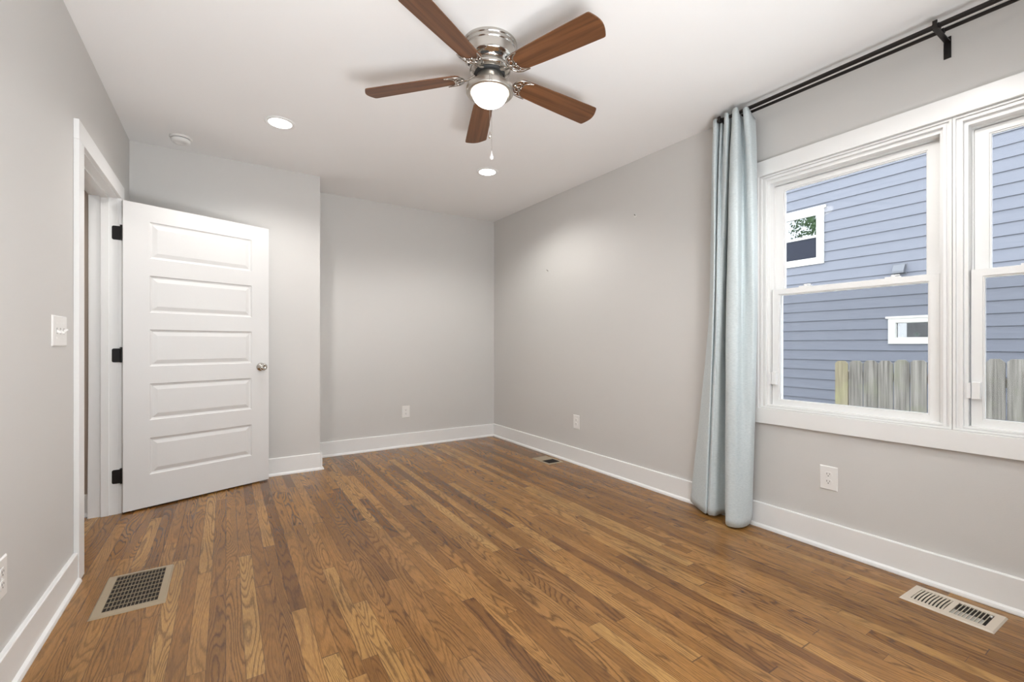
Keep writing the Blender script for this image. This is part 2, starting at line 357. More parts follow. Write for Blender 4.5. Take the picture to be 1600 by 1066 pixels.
# ceiling, sagging a little towards the window wall
mb = MB(); nx, ny = 8, 10; vs = []; fs = []
for j in range(ny + 1):
    for i in range(nx + 1):
        x = -5.2 + (0.16 + 5.2) * i / nx; y = -5.56 + 5.72 * j / ny
        xx = max(x, -3.343); vs.append((x, y, 2.600 + 0.0135 * min(y, 0) * (1 + min(xx, 0) / 3.343)))
for j in range(ny):
    for i in range(nx):
        a = j * (nx + 1) + i; fs.append((a, a + 1, a + nx + 2, a + nx + 1))
N = len(vs); vs += [(p[0], p[1], 2.72) for p in vs]; fs += [tuple(q + N for q in f)[::-1] for f in fs[:]]
for i in range(nx):
    fs.append((i, i + N, i + 1 + N, i + 1)); a = ny * (nx + 1) + i; fs.append((a, a + 1, a + 1 + N, a + N))
for j in range(ny):
    a = j * (nx + 1); b = a + nx + 1; fs.append((a, b, b + N, a + N)); a += nx; b += nx; fs.append((a, a + N, b + N, b))
mb.add(vs, fs); tag(mb.build('ceiling', M['ceiling']), 'smooth white painted ceiling', 'ceiling', kind='structure')
ZT = 2.605
WY0, WY1, WZ0, WZ1 = -4.940, -3.224, 0.724, 2.121     # opening of the paired windows
def struct(mb, name, mat, label, cat, bevel=0.0): return tag(mb.build(name, mat, bevel=bevel), label, cat, kind='structure')
mb = MB(); X0, X1 = 0.0, 0.14
mb.box(X0, X1, WY1, 0.14, 0, ZT).box(X0, X1, YR, WY0, 0, ZT - 0.05).box(X0, X1, WY0, WY1, 0, WZ0).box(X0, X1, WY0, WY1, WZ1, 2.56)
struct(mb, 'wall_right', M['wall'], 'long greige wall that holds the windows', 'wall')
struct(MB().box(XC, 0.0, 0.0, 0.14, 0, ZT), 'wall_back', M['wall'], 'far greige wall with one outlet', 'wall')
mb = MB().prism([(XL, YC), (XC, YC), (XC, 0.14), (XL, 0.14)], lambda p, t: (p[0], p[1], t * ZT))
struct(mb, 'wall_closet', M['wall'], 'greige wall stepping forward behind the open door', 'wall')
DY0, DY1, DZ = -1.795, -0.855, 2.075                  # rough door opening
mb = MB(); XW = XL - 0.13
mb.box(XW, XL, YR, DY0, 0, ZT).box(XW, XL, DY1, 0.14, 0, ZT).box(XW, XL, DY0, DY1, DZ, ZT)
struct(mb, 'wall_left', M['wall'], 'near left greige wall with the doorway', 'wall')
# rear wall behind the camera, with a window opening added to let in daylight
RX0, RX1 = -2.55, -0.95
mb = MB(); mb.box(XL - 0.13, RX0, YR - 0.14, YR, 0, ZT).box(RX1, 0.14, YR - 0.14, YR, 0, ZT - 0.06).box(RX0, RX1, YR - 0.14, YR, 0, WZ0).box(RX0, RX1, YR - 0.14, YR, WZ1, ZT - 0.03)
struct(mb, 'wall_rear', M['wall'], 'greige wall behind the viewer', 'wall')
# hall beyond the doorway
mb = MB(); mb.box(-5.0, XW, -0.80, -0.70, 0, ZT)
struct(mb, 'wall_hall', M['hall_wall'], 'taupe hall wall seen through the doorway', 'wall')
mb = MB(); mb.box(-5.1, -5.0, -5.5, -0.70, 0, ZT).box(-5.1, XW, -5.5, -5.4, 0, ZT)
struct(mb, 'wall_hall_end', M['hall_wall'], 'taupe wall across the hall', 'wall')

# baseboards: board + sloped top edge + shoe moulding at the floor
def base_profile(h=0.147):
    return [(0, 0), (0.030, 0), (0.030, 0.006), (0.027, 0.015), (0.020, 0.020), (0.016, 0.022), (0.016, h - 0.004), (0.013, h), (0, h)]
def base_run(mb, a, b, nrm, h=0.147):
    """a, b end points (x,y) on the wall, nrm into the room"""
    pr = base_profile(h); d = (Vector((*b, 0)) - Vector((*a, 0)))
    mb.prism(pr, lambda p, t: (a[0] + d.x * t + nrm[0] * p[0], a[1] + d.y * t + nrm[1] * p[0], p[1]))
mb = MB(); base_run(mb, (0, 0), (0, YR), (-1, 0)); struct(mb, 'baseboard_right', M['trim'], 'white baseboard below the windows', 'baseboard')
mb = MB(); base_run(mb, (XC + 0.016, 0), (-0.016, 0), (0, -1)); struct(mb, 'baseboard_back', M['trim'], 'white baseboard along the far wall', 'baseboard')
mb = MB(); base_run(mb, (XL + 0.016, YC), (XC + 0.012, YC), (0, -1)); base_run(mb, (XC, YC - 0.024), (XC, -0.016), (1, 0))
struct(mb, 'baseboard_closet', M['trim'], 'white baseboard right of the open door', 'baseboard')
mb = MB(); base_run(mb, (XL, YR), (XL, -1.873), (1, 0), 0.138); base_run(mb, (XL, -0.772), (XL, YC), (1, 0), 0.138)
struct(mb, 'baseboard_left', M['trim'], 'white baseboard along the near left wall', 'baseboard')
mb = MB(); base_run(mb, (-5.0, -0.80), (XW, -0.80), (0, -1), 0.14); struct(mb, 'baseboard_hall', M['trim'], 'white baseboard in the hall beyond the doorway', 'baseboard')

# window casing (picture frame of flat mitred boards) -> trim_1
mb = MB(); CY0, CY1, CZ0, CZ1 = -5.030, -3.130, 0.632, 2.213
mb.ring(-0.020, 0.0, CY0, CY1, CZ0, CZ1, 0.090)
struct(mb, 'trim_1', M['trim'], 'flat white casing around the paired windows', 'window trim', 0.0015)
# door casing, jambs and stops -> trim_2
def door_trim():
    r = root('trim_2', (XL, -1.32, 0), 'white casing and jamb of the open doorway', 'door trim', kind='structure')
    mb = MB(); xo = XL + 0.020
    mb.box(XL, xo, -1.873, -1.782, 0, 2.062).box(XL, xo, -0.865, -0.772, 0, 2.062).box(XL, xo, -1.873, -0.772, 2.0622, 2.155)
    mb.build('casing', M['trim'], r, 0.0015)
    mb = MB()
    mb.box(XW - 0.001, XL + 0.001, -1.795, -1.779, 0, 2.058)
    mb.prism([(XL + 0.001, 0), (XW - 0.016, 0), (XW - 0.001, 2.058), (XL + 0.001, 2.058)], lambda p, t: (p[0], -0.870 + 0.015 * t, p[1]))
    mb.box(XW - 0.001, XL + 0.001, -1.795, -0.855, 2.058, 2.074)
    mb.build('jamb', M['trim'], r)
    mb = MB(); xs0, xs1 = XL - 0.082, XL - 0.042
    mb.box(xs0, xs1, -0.881, -0.870, 0, 2.058).box(xs0, xs1, -1.779, -1.768, 0, 2.058).box(xs0, xs1, -1.768, -0.881, 2.047, 2.058)
    mb.build('stop', M['trim'], r, 0.001)
    mb = MB(); mb.box(XW - 0.012, XW, -0.866, -0.79, 0, 2.06).box(XW - 0.012, XW, -1.87, -1.79, 0, 2.06).box(XW - 0.012, XW, -1.87, -0.79, 2.0605, 2.15)
    mb.build('hall_casing', M['trim'], r, 0.0015)
door_trim()

# ---------------------------------------------------------------- the open door
def make_door():
    A = Vector((-3.312, -0.898, 0)); ang = R(20.75)
    r = root('door_1', (A.x, A.y, 0), 'white five-panel door standing open against the wall', 'door', kind='structure')
    T = Matrix.Translation(A) @ Matrix.Rotation(ang, 4, 'Z')
    W_, Z0, Z1, TH = 0.917, 0.012, 2.046, 0.035
    px0, px1 = 0.139, 0.787
    pz = [(0.228, 0.475), (0.595, 0.842), (0.958, 1.208), (1.321, 1.571), (1.683, 1.933)]
    mb = MB(T)
    zs = [Z0] + [q for p in pz for q in p] + [Z1]
    for face, sgn in ((0.0, 1), (TH, -1)):
        def P(x, z, d): return (x, face + sgn * d, z)
        for i in range(0, len(zs), 2):           # rails
            mb.add([P(px0, zs[i], 0), P(px1, zs[i], 0), P(px1, zs[i + 1], 0), P(px0, zs[i + 1], 0)], [(0, 1, 2, 3)])
        mb.add([P(0, Z0, 0), P(px0, Z0, 0), P(px0, Z1, 0), P(0, Z1, 0)], [(0, 1, 2, 3)])
        mb.add([P(px1, Z0, 0), P(W_, Z0, 0), P(W_, Z1, 0), P(px1, Z1, 0)], [(0, 1, 2, 3)])
        steps = [(0, 0), (0.006, 0.006), (0.016, 0.0085), (0.020, 0.0075), (0.040, 0.0018), (0.043, 0.001)]
        for (a, b) in pz:
            rings = [[P(px0 + t, a + t, d), P(px1 - t, a + t, d), P(px1 - t, b - t, d), P(px0 + t, b - t, d)] for t, d in steps]
            for q in range(len(rings) - 1):
                v = rings[q] + rings[q + 1]
                mb.add(v, [(k, (k + 1) % 4, 4 + (k + 1) % 4, 4 + k) for k in range(4)])
            mb.add(rings[-1], [(0, 1, 2, 3)])
    for (xa, xb, za, zb) in ((0, 0, Z0, Z1), (W_, W_, Z0, Z1)): mb.add([(xa, 0, za), (xa, TH, za), (xa, TH, zb), (xa, 0, zb)], [(0, 1, 2, 3)])
    for z in (Z0, Z1): mb.add([(0, 0, z), (W_, 0, z), (W_, TH, z), (0, TH, z)], [(0, 1, 2, 3)])
    mb.build('door_leaf', M['door'], r)
    # knob
    k = MB(T @ Matrix.Translation((0.854, 0, 0.927)) @ Matrix.Rotation(R(90), 4, 'X'))
    k.lathe([(0.001, 0), (0.032, 0), (0.033, 0.003), (0.030, 0.007), (0.016, 0.010), (0.012, 0.020), (0.014, 0.028), (0.024, 0.034), (0.028, 0.043), (0.028, 0.052), (0.023, 0.060), (0.012, 0.064), (0.0105, 0.062), (0.0095, 0.060), (0.001, 0.0605)], n=32)
    k.build('knob', M['nickel'], r)
    k = MB(T @ Matrix.Translation((0.854, TH, 0.927)) @ Matrix.Rotation(R(-90), 4, 'X'))
    k.lathe([(0.001, 0), (0.032, 0), (0.030, 0.007), (0.012, 0.012), (0.014, 0.026), (0.027, 0.038), (0.027, 0.050), (0.012, 0.058), (0.001, 0.058)], n=24)
    k.build('knob', M['nickel'], r)
    for z in (1.833, 1.035, 0.245):
        h = MB()
        x0, x1, z0, z1, rr = -3.371, -3.328, z - 0.045, z + 0.045, 0.010
        pts = []
        for cx_, cz_, a0 in ((x0 + rr, z0 + rr, 180), (x1, z0, 270), (x1, z1, 0), (x0 + rr, z1 - rr, 90)):
            if cx_ == x1: pts.append((cx_, cz_)); continue
            for q in range(5):
                a = R(a0 + q * 22.5); pts.append((cx_ + rr * math.cos(a), cz_ + rr * math.sin(a)))
        # order: bottom-left arc, bottom-right, top-right, top-left arc
        h.prism(pts, lambda p, t: (p[0], -0.8725 + 0.0025 * t, p[1]))
        h.lathe([(0.0072, z - 0.046), (0.0072, z + 0.046)], c=(-3.3225, -0.880, 0), n=16)
        h.lathe([(0.002, z + 0.046), (0.0085, z + 0.048), (0.0085, z + 0.052), (0.002, z + 0.054)], c=(-3.3225, -0.880, 0), n=16)
        h.build('hinge', M['black'], r)
make_door()

# ---------------------------------------------------------------- double-hung windows
def make_window(name, T, label):
    """local: x into the wall, y along it centred on 0 (width .856), z up"""
    o = T @ Vector((0, 0, 0))
    r = root(name, (o.x, o.y, WZ0), label, 'window', kind='structure')
    H = 0.428
    mb = MB(T)
    mb.ring(-0.004, 0.13, -H, H, WZ0, WZ1, 0.010)
    mb.ring(0.006, 0.13, -H + 0.010, H - 0.010, WZ0 + 0.010, WZ1 - 0.010, 0.010)
    mb.ring(0.002, 0.13, -H + 0.020, H - 0.020, WZ0 + 0.004, WZ1 - 0.014, 0.012, 0.006, 0.012)
    mb.ring(0.018, 0.13, -H + 0.032, H - 0.032, WZ0 + 0.004, WZ1 - 0.026, 0.014, 0.005, 0.020)
    mb.ring(0.068, 0.13, -H + 0.046, H - 0.046, WZ0 + 0.004, WZ1 - 0.040, 0.008, 0.03, 0.02)
    mb.build('frame', M['vinyl'], r, 0.001)
    # lower sash
    S = 0.377
    mb = MB(T).ring(0.036, 0.064, -S, S, 0.734, 1.436, 0.036, 0.040, 0.032); mb.ring(0.040, 0.060, -S + 0.036, S - 0.036, 0.774, 1.404, 0.006)
    ls = mb.build('lower_sash', M['vinyl'], r, 0.0012)
    MB(T).box(0.052, 0.056, -S + 0.034, S - 0.034, 0.772, 1.406).build('pane', M['glass'], ls)
    mb = MB(T)
    mb.ring(0.068, 0.096, -S + 0.004, S - 0.004, 1.400, 2.066, 0.046, 0.034, 0.034); mb.ring(0.072, 0.090, -S + 0.05, S - 0.05, 1.434, 2.032, 0.006)
    us = mb.build('upper_sash', M['vinyl'], r, 0.0012)
    MB(T).box(0.083, 0.087, -S + 0.048, S - 0.048, 1.432, 2.034).build('pane', M['glass'], us)
    # jamb block on the camera-left stile and its keeper
    mb = MB(T); mb.box(0.016, 0.036, 0.345, 0.372, 0.866, 0.940).box(0.010, 0.022, 0.374, 0.388, 0.868, 0.936)
    mb.build('sash_stop', M['vinyl'], r, 0.0015)
    for yy in (0.20, -0.20):
        mb = MB(T); mb.box(0.040, 0.062, yy - 0.03, yy + 0.03, 1.436, 1.443); mb.lathe([(0.009, 1.443), (0.009, 1.450), (0.004, 1.452)], c=(0.052, yy, 0), n=16); mb.box(0.046, 0.060, yy - 0.026, yy + 0.006, 1.447, 1.452)
        mb.build('sash_lock', M['vinyl'], r, 0.001)
    # half insect screen outside the lower sash
    mb = MB(T).ring(0.104, 0.116, -S + 0.008, S - 0.008, 0.742, 1.425, 0.016); fr = mb.build('screen_frame', M['vinyl'], r)
    MB(T).box(0.1095, 0.1105, -S + 0.02, S - 0.02, 0.756, 1.412).build('insect_mesh', M['screen'], fr)
    mb = MB(T); ya, za = -0.345, 1.362
    mb.tube([(0.100, ya - 0.012, za + 0.014), (0.100, ya + 0.006, za + 0.014), (0.100, ya + 0.010, za + 0.010), (0.100, ya + 0.010, za - 0.010), (0.100, ya + 0.006, za - 0.014), (0.100, ya - 0.012, za - 0.014)], 0.0028, 8)
    mb.build('screen_pull', M['black'], fr)
    return r
make_window('window_1', Matrix.Translation((0, -3.652, 0)), 'white double-hung window nearest the curtain')
make_window('window_2', Matrix.Translation((0, -4.510, 0)), 'white double-hung window cut by the right edge of the photo')
TR = Matrix.Translation((-1.75 - 0.372 * 0, YR, 0)) @ Matrix.Rotation(R(-90), 4, 'Z')
make_window('window_added_left', Matrix.Translation((-2.122, YR, 0)) @ Matrix.Rotation(R(-90), 4, 'Z'), 'added white double-hung window, unseen behind the viewer, left of the pair')  # added unseen window, brings more daylight into the room
make_window('window_added_right', Matrix.Translation((-1.378, YR, 0)) @ Matrix.Rotation(R(-90), 4, 'Z') @ Matrix.Scale(1.0, 4), 'added white double-hung window, unseen behind the viewer, right of the pair')  # second added window in the rear wall, also for daylight
mb = MB(Matrix.Translation((0, YR, 0)) @ Matrix.Rotation(R(-90), 4, 'Z'))
mb.ring(-0.020, 0.0, RX0 - 0.09, RX1 + 0.09, CZ0, CZ1, 0.090)
struct(mb, 'trim_added', M['trim'], 'white casing around the added windows behind the viewer', 'window trim', 0.0015)

# ================================================================ ceiling fixtures
def spot(name, loc, watts, col, angle, blend, parent):
    d = bpy.data.lights.new(name, 'SPOT'); d.energy = watts; d.color = col; d.spot_size = R(angle); d.spot_blend = blend; d.shadow_soft_size = 0.06
    o = bpy.data.objects.new(name, d); COL.objects.link(o); o.parent = parent; o.location = Vector(loc) - ORG[parent.name]; return o
def make_can(x, y, label):
    z = zc(x, y)
    r = root('recessed_light', (x, y, z), label, 'ceiling light', 'round recessed ceiling lights')
    MB().lathe([(0.070, z - 0.003), (0.072, z - 0.006), (0.086, z - 0.006), (0.094, z - 0.003), (0.095, z + 0.002), (0.070, z + 0.002)], c=(x, y, 0), n=48, caps=False).build('trim_ring', M['trim'], r)
    MB().lathe([(0.0705, z + 0.001), (0.0705, z - 0.0035), (0.060, z - 0.0045), (0.001, z - 0.005)], c=(x, y, 0), n=48).build('lens', M['lens'], r)
    spot('lamp', (x, y, z - 0.008), CAN_W, CAN_COL, 150, 0.55, r)
    return r
can = make_can(-2.441, -1.338, 'glowing round recessed light near the smoke detector')
def can_copy(x, y, label): dup(can, (x, y, zc(x, y)), label)
can_copy(-0.861, -1.364, 'glowing round recessed light below the fan pull chains')
can_copy(-2.44, -4.20, 'added recessed light, unseen behind the viewer, on the doorway side')  # added out of view to brighten the room
can_copy(-0.86, -4.05, 'added recessed light, unseen behind the viewer, on the window side')  # added out of view, lifts the light on the window wall

can_copy(-4.15, -1.90, 'added unseen recessed light in the hall beyond the doorway')  # added so that the hall wall is lit
# added fill lights in floor cans, unseen behind the viewer, to brighten the ceiling
def uplighter(x, y):
    r = root('added_fill_light', (x, y, 0), 'added fill light in a black cylinder, unseen behind the viewer, aimed at the ceiling', 'added fill light', 'added fill lights along the rear wall')
    MB().lathe([(0.001, 0.0), (0.085, 0.0), (0.085, 0.25), (0.078, 0.25), (0.078, 0.20), (0.001, 0.20)], c=(x, y, 0), n=40).build('housing', M['black'], r)
    MB().lathe([(0.001, 0.204), (0.06, 0.204), (0.06, 0.212), (0.001, 0.215)], c=(x, y, 0), n=32).build('bulb', M['lens'], r)
    d = bpy.data.lights.new('fill_light', 'SPOT'); d.energy = FILL_W; d.color = FILL_COL; d.spot_size = R(115); d.spot_blend = 1.0; d.shadow_soft_size = 0.40
    o = bpy.data.objects.new('fill_light', d); COL.objects.link(o); o.parent = r; o.location = (0, 0.0, 0.30); o.rotation_euler = (R(90 + 51), 0, 0)
    return r
up = uplighter(-2.75, -5.12)
for ux in (-1.80,): dup(up, (ux, -5.12, 0), up['label'])

# smoke detector
def make_detector():
    x, y = -3.022, -0.705; z = zc(x, y)
    r = root('smoke_detector', (x, y, z), 'small round white smoke detector on the ceiling by the left corner', 'smoke detector')
    MB().lathe([(0.001, z + 0.002), (0.068, z + 0.002), (0.069, z - 0.008), (0.064, z - 0.012), (0.001, z - 0.012)], c=(x, y, 0), n=40).build('mounting_plate', M['plastic_white'], r)
    MB().lathe([(0.055, z - 0.012), (0.055, z - 0.016)], c=(x, y, 0), n=40).build('vent_slot', M['dark_vent'], r)
    MB().lathe([(0.056, z - 0.0155), (0.059, z - 0.018), (0.057, z - 0.032), (0.050, z - 0.040), (0.024, z - 0.042), (0.022, z - 0.039), (0.001, z - 0.039)], c=(x, y, 0), n=40).build('cover', M['plastic_white'], r)
make_detector()

# ---------------------------------------------------------------- ceiling fan
def make_fan():
    cx, cy = -1.650, -2.790; zt = zc(cx, cy)
    r = root('ceiling_fan', (cx, cy, zt), 'five-blade hugger ceiling fan, walnut blades, nickel motor, lit glass bowl', 'ceiling fan')
    c = (cx, cy, 0); Z = lambda d: zt - d
    MB().lathe([(0.001, Z(-0.01)), (0.133, Z(-0.01)), (0.134, Z(0.010)), (0.131, Z(0.014)), (0.127, Z(0.017)), (0.130, Z(0.022)), (0.131, Z(0.030)), (0.127, Z(0.033)), (0.125, Z(0.036)),
                (0.126, Z(0.075)), (0.122, Z(0.083)), (0.112, Z(0.088)), (0.098, Z(0.100)), (0.092, Z(0.112)), (0.001, Z(0.112))], c=c, n=64).build('motor_housing', M['nickel'], r)
    for k in range(10):
        mb = MB()
        a0 = k * 2 * math.pi / 10; v = []
        for q in range(6):
            a = a0 + q * 0.075
            for rr, d in ((0.1065, 0.0945), (0.1000, 0.1002)): v.append((cx + rr * math.cos(a), cy + rr * math.sin(a), Z(d)))
        # lies on the sloped shoulder, raised a touch
        mb.add([(p[0] + (p[0] - cx) * 0.012, p[1] + (p[1] - cy) * 0.012, p[2] - 0.0006) for p in v], [(2 * q, 2 * q + 2, 2 * q + 3, 2 * q + 1) for q in range(5)])
        mb.build('cooling_slot', M['dark_vent'], r)
    MB().lathe([(0.001, Z(0.112)), (0.099, Z(0.114)), (0.102, Z(0.120)), (0.102, Z(0.130)), (0.097, Z(0.136)), (0.080, Z(0.140)), (0.001, Z(0.140))], c=c, n=64).build('flywheel', M['nickel'], r)
    MB().lathe([(0.076, Z(0.138)), (0.074, Z(0.146)), (0.060, Z(0.148)), (0.001, Z(0.148))], c=c, n=48).build('motor_underside', M['dark_vent'], r)
    MB().lathe([(0.001, Z(0.148)), (0.060, Z(0.148)), (0.064, Z(0.153)), (0.064, Z(0.186)), (0.067, Z(0.192)), (0.080, Z(0.195)), (0.103, Z(0.202)), (0.114, Z(0.210)), (0.1165, Z(0.220)), (0.1165, Z(0.237)), (0.112, Z(0.242)), (0.092, Z(0.243)), (0.088, Z(0.238)), (0.001, Z(0.234))], c=c, n=64).build('light_fitter', M['brushed'], r)
    prof = [(0.0865, Z(0.236))]
    for q in range(13):
        a = q * math.pi / 2 / 12; prof.append((max(0.0015, 0.0865 * math.cos(a)), Z(0.240 + 0.061 * math.sin(a))))
    MB().lathe(prof, c=c, n=56).build('glass_bowl', M['globe'], r)
    # blades: drawn along local +x, pitched and drooping
    outline = []
    for q in range(9):                       # root, rounded
        a = R(90 + q * 22.5); outline.append((0.182 + 0.040 * math.cos(a), 0.052 * math.sin(a)))
    outline += [(0.30, -0.0585), (0.45, -0.0640), (0.608, -0.0680), (0.617, -0.0665), (0.622, -0.060)]
    for q in range(1, 8):
        t = q / 8; yv = -0.060 + 0.120 * t; outline.append((0.622 + 0.019 * math.sin(math.pi * t), yv))
    outline += [(0.622, 0.060), (0.617, 0.0665), (0.608, 0.0680), (0.45, 0.0640), (0.30, 0.0585)]
    proto = None
    for k in range(5):
        th = R(-75.5 + 72 * k)
        T = Matrix.Translation((cx, cy, Z(0.144))) @ Matrix.Rotation(th, 4, 'Z') @ Matrix.Rotation(R(4.8), 4, 'Y') @ Matrix.Rotation(R(-12), 4, 'X')
        mb = MB()
        mb.prism(outline, lambda p, t: (p[0], p[1], -0.003 + 0.006 * t))
        # the blade mesh keeps its own axes so that the grain runs along it
        me_o = mb.build('blade', M['blade'], None, 0.0015)
        org = ORG[me_o.name]
        for v in me_o.data.vertices: v.co = v.co + org
        me_o.parent = r; me_o.matrix_parent_inverse = Matrix.Identity(4)
        me_o.location = (0, 0, 0); me_o.matrix_local = Matrix.Translation(-ORG[r.name]) @ T
        ORG[me_o.name] = Vector((0, 0, 0))
        # scrolled blade iron, fixed under the blade
        ir = MB(T); z0 = -0.008
        def S(pts, rad, cl=False): ir.tube([(p[0], p[1], z0 + (p[2] if len(p) > 2 else 0)) for p in pts], rad, 8, cl, 0.8)
        def curve(ctrl, n=6):
            out = []
            P_ = [ctrl[0]] + list(ctrl) + [ctrl[-1]]
            for i in range(1, len(P_) - 2):
                for q in range(n):
                    t = q / n; a, b, c2, d = P_[i - 1], P_[i], P_[i + 1], P_[i + 2]
                    out.append(tuple(0.5 * ((2 * b[j]) + (-a[j] + c2[j]) * t + (2 * a[j] - 5 * b[j] + 4 * c2[j] - d[j]) * t * t + (-a[j] + 3 * b[j] - 3 * c2[j] + d[j]) * t ** 3) for j in range(2)))
            out.append(tuple(ctrl[-1])); return out
        for s in (1, -1):
            outer = curve([(0.132, 0.0 * s), (0.137, 0.022 * s), (0.152, 0.042 * s), (0.180, 0.053 * s), (0.222, 0.054 * s)])
            n_ = len(outer); S(outer, [0.0062 - 0.0042 * (i / (n_ - 1)) for i in range(n_)])
            inner = curve([(0.222, 0.054 * s), (0.196, 0.043 * s), (0.180, 0.029 * s), (0.178, 0.014 * s), (0.166, 0.004 * s)]); S(inner, 0.0030)
            S(curve([(0.142, 0.008 * s), (0.158, 0.026 * s), (0.170, 0.022 * s), (0.166, 0.008 * s), (0.150, 0.0)]), 0.0032)
        ir.lathe([(0.001, z0 + 0.006), (0.011, z0 + 0.006), (0.011, z0 - 0.003), (0.006, z0 - 0.006), (0.001, z0 - 0.006)], c=(0.142, 0, 0), n=16)
        for p in ((0.170, 0.040), (0.170, -0.040), (0.176, 0.0)): ir.lathe([(0.0055, z0 + 0.006), (0.0055, z0 - 0.001), (0.003, z0 - 0.003)], c=(p[0], p[1], 0), n=12)
        ir.tube([(0.078, 0, 0.002), (0.098, 0, -0.006), (0.118, 0, -0.010), (0.140, 0, z0)], [0.011, 0.009, 0.0075, 0.009], 10, False, 0.6)
        ir.build('blade_iron', M['nickel'], r)
    # two pull chains with drop-shaped weights, hanging at the camera side of the fitter
    for (dx, dy, z1, lab) in ((-0.058, -0.1005, 2.085, 0), (-0.0505, -0.1045, 1.985, 1)):
        x, y = cx + dx, cy + dy
        m = MB(); z0 = Z(0.206)
        m.tube([(cx + dx * 0.52, cy + dy * 0.52, Z(0.172)), (cx + dx * 0.75, cy + dy * 0.75, Z(0.186)), (x, y, z0), (x, y, z1 + 0.02)], 0.0011, 6)
        nb = int((z0 - z1 - 0.02) / 0.0062)
        for q in range(nb): m.lathe([(0.0004, -0.0016), (0.0015, 0), (0.0004, 0.0016)], c=(x, y, z1 + 0.022 + q * 0.0062), n=6, caps=False)
        ch = m.build('pull_chain', M['nickel'], r)
        MB().lathe([(0.001, z1 + 0.026), (0.002, z1 + 0.018), (0.0045, z1 + 0.008), (0.0085, z1 - 0.002), (0.0088, z1 - 0.008), (0.006, z1 - 0.014), (0.001, z1 - 0.016)], c=(x, y, 0), n=20).build('pull_weight', M['chrome'] if lab == 0 else M['plastic_white'], ch)
make_fan()

# ================================================================ curtain rod and curtain
def make_rod():
    r = root('curtain_rod', (-0.09, -4.06, 2.41), 'dark bronze double curtain rod mounted high above the windows', 'curtain rod')
    zr = lambda y: 2.503 + 0.0195 * (y + 3.2)
    zf = lambda y: 2.499 + 0.0160 * (y + 3.23)
    MB().tube([(-0.09, -3.045, zr(-3.045)), (-0.09, -5.14, zr(-5.14))], 0.0085, 16).build('rear_rod', M['rod'], r)
    MB().tube([(-0.15, -3.040, zf(-3.040)), (-0.15, -4.0, zf(-4.0)), (-0.15, -5.15, zf(-5.15))], 0.0110, 16).build('front_rod', M['rod'], r)
    for y in (-4.065, -3.062, -5.10):
        m = MB(); w = 0.0125; a, b = zr(y), zf(y)
        m.box(-0.004, 0.0, y - w, y + w, a - 0.090, a + 0.006)
        m.box(-0.168, 0.0, y - w * .8, y + w * .8, a - 0.018, a - 0.0135)
        for xx, zz, rad in ((-0.09, a, 0.0088), (-0.15, b, 0.0113)):
            pts = [(xx + (rad + 0.002) * math.cos(R(q)), y, zz + (rad + 0.002) * math.sin(R(q))) for q in range(160, 385, 15)]
            n_ = len(pts)
            v = [(p[0], y - 0.012, p[2]) for p in pts] + [(p[0], y + 0.012, p[2]) for p in pts]
            v2 = [(xx + (p[0] - xx) * 1.25, y - 0.012, zz + (p[2] - zz) * 1.25) for p in pts] + [(xx + (p[0] - xx) * 1.25, y + 0.012, zz + (p[2] - zz) * 1.25) for p in pts]
            f = [(i, i + 1, n_ + i + 1, n_ + i) for i in range(n_ - 1)] + [(2 * n_ + i, 3 * n_ + i, 3 * n_ + i + 1, 2 * n_ + i + 1) for i in range(n_ - 1)]
            f += [(i, 2 * n_ + i, 2 * n_ + i + 1, i + 1) for i in range(n_ - 1)] + [(n_ + i, n_ + i + 1, 3 * n_ + i + 1, 3 * n_ + i) for i in range(n_ - 1)] + [(0, n_, 3 * n_, 2 * n_), (n_ - 1, 3 * n_ - 1, 4 * n_ - 1, 2 * n_ - 1)]
            m.add(v + v2, f)
        m.box(-0.1755, -0.168, y - 0.008, y + 0.008, a - 0.018, b + 0.016)
        m.build('bracket', M['rod'], r)
make_rod()

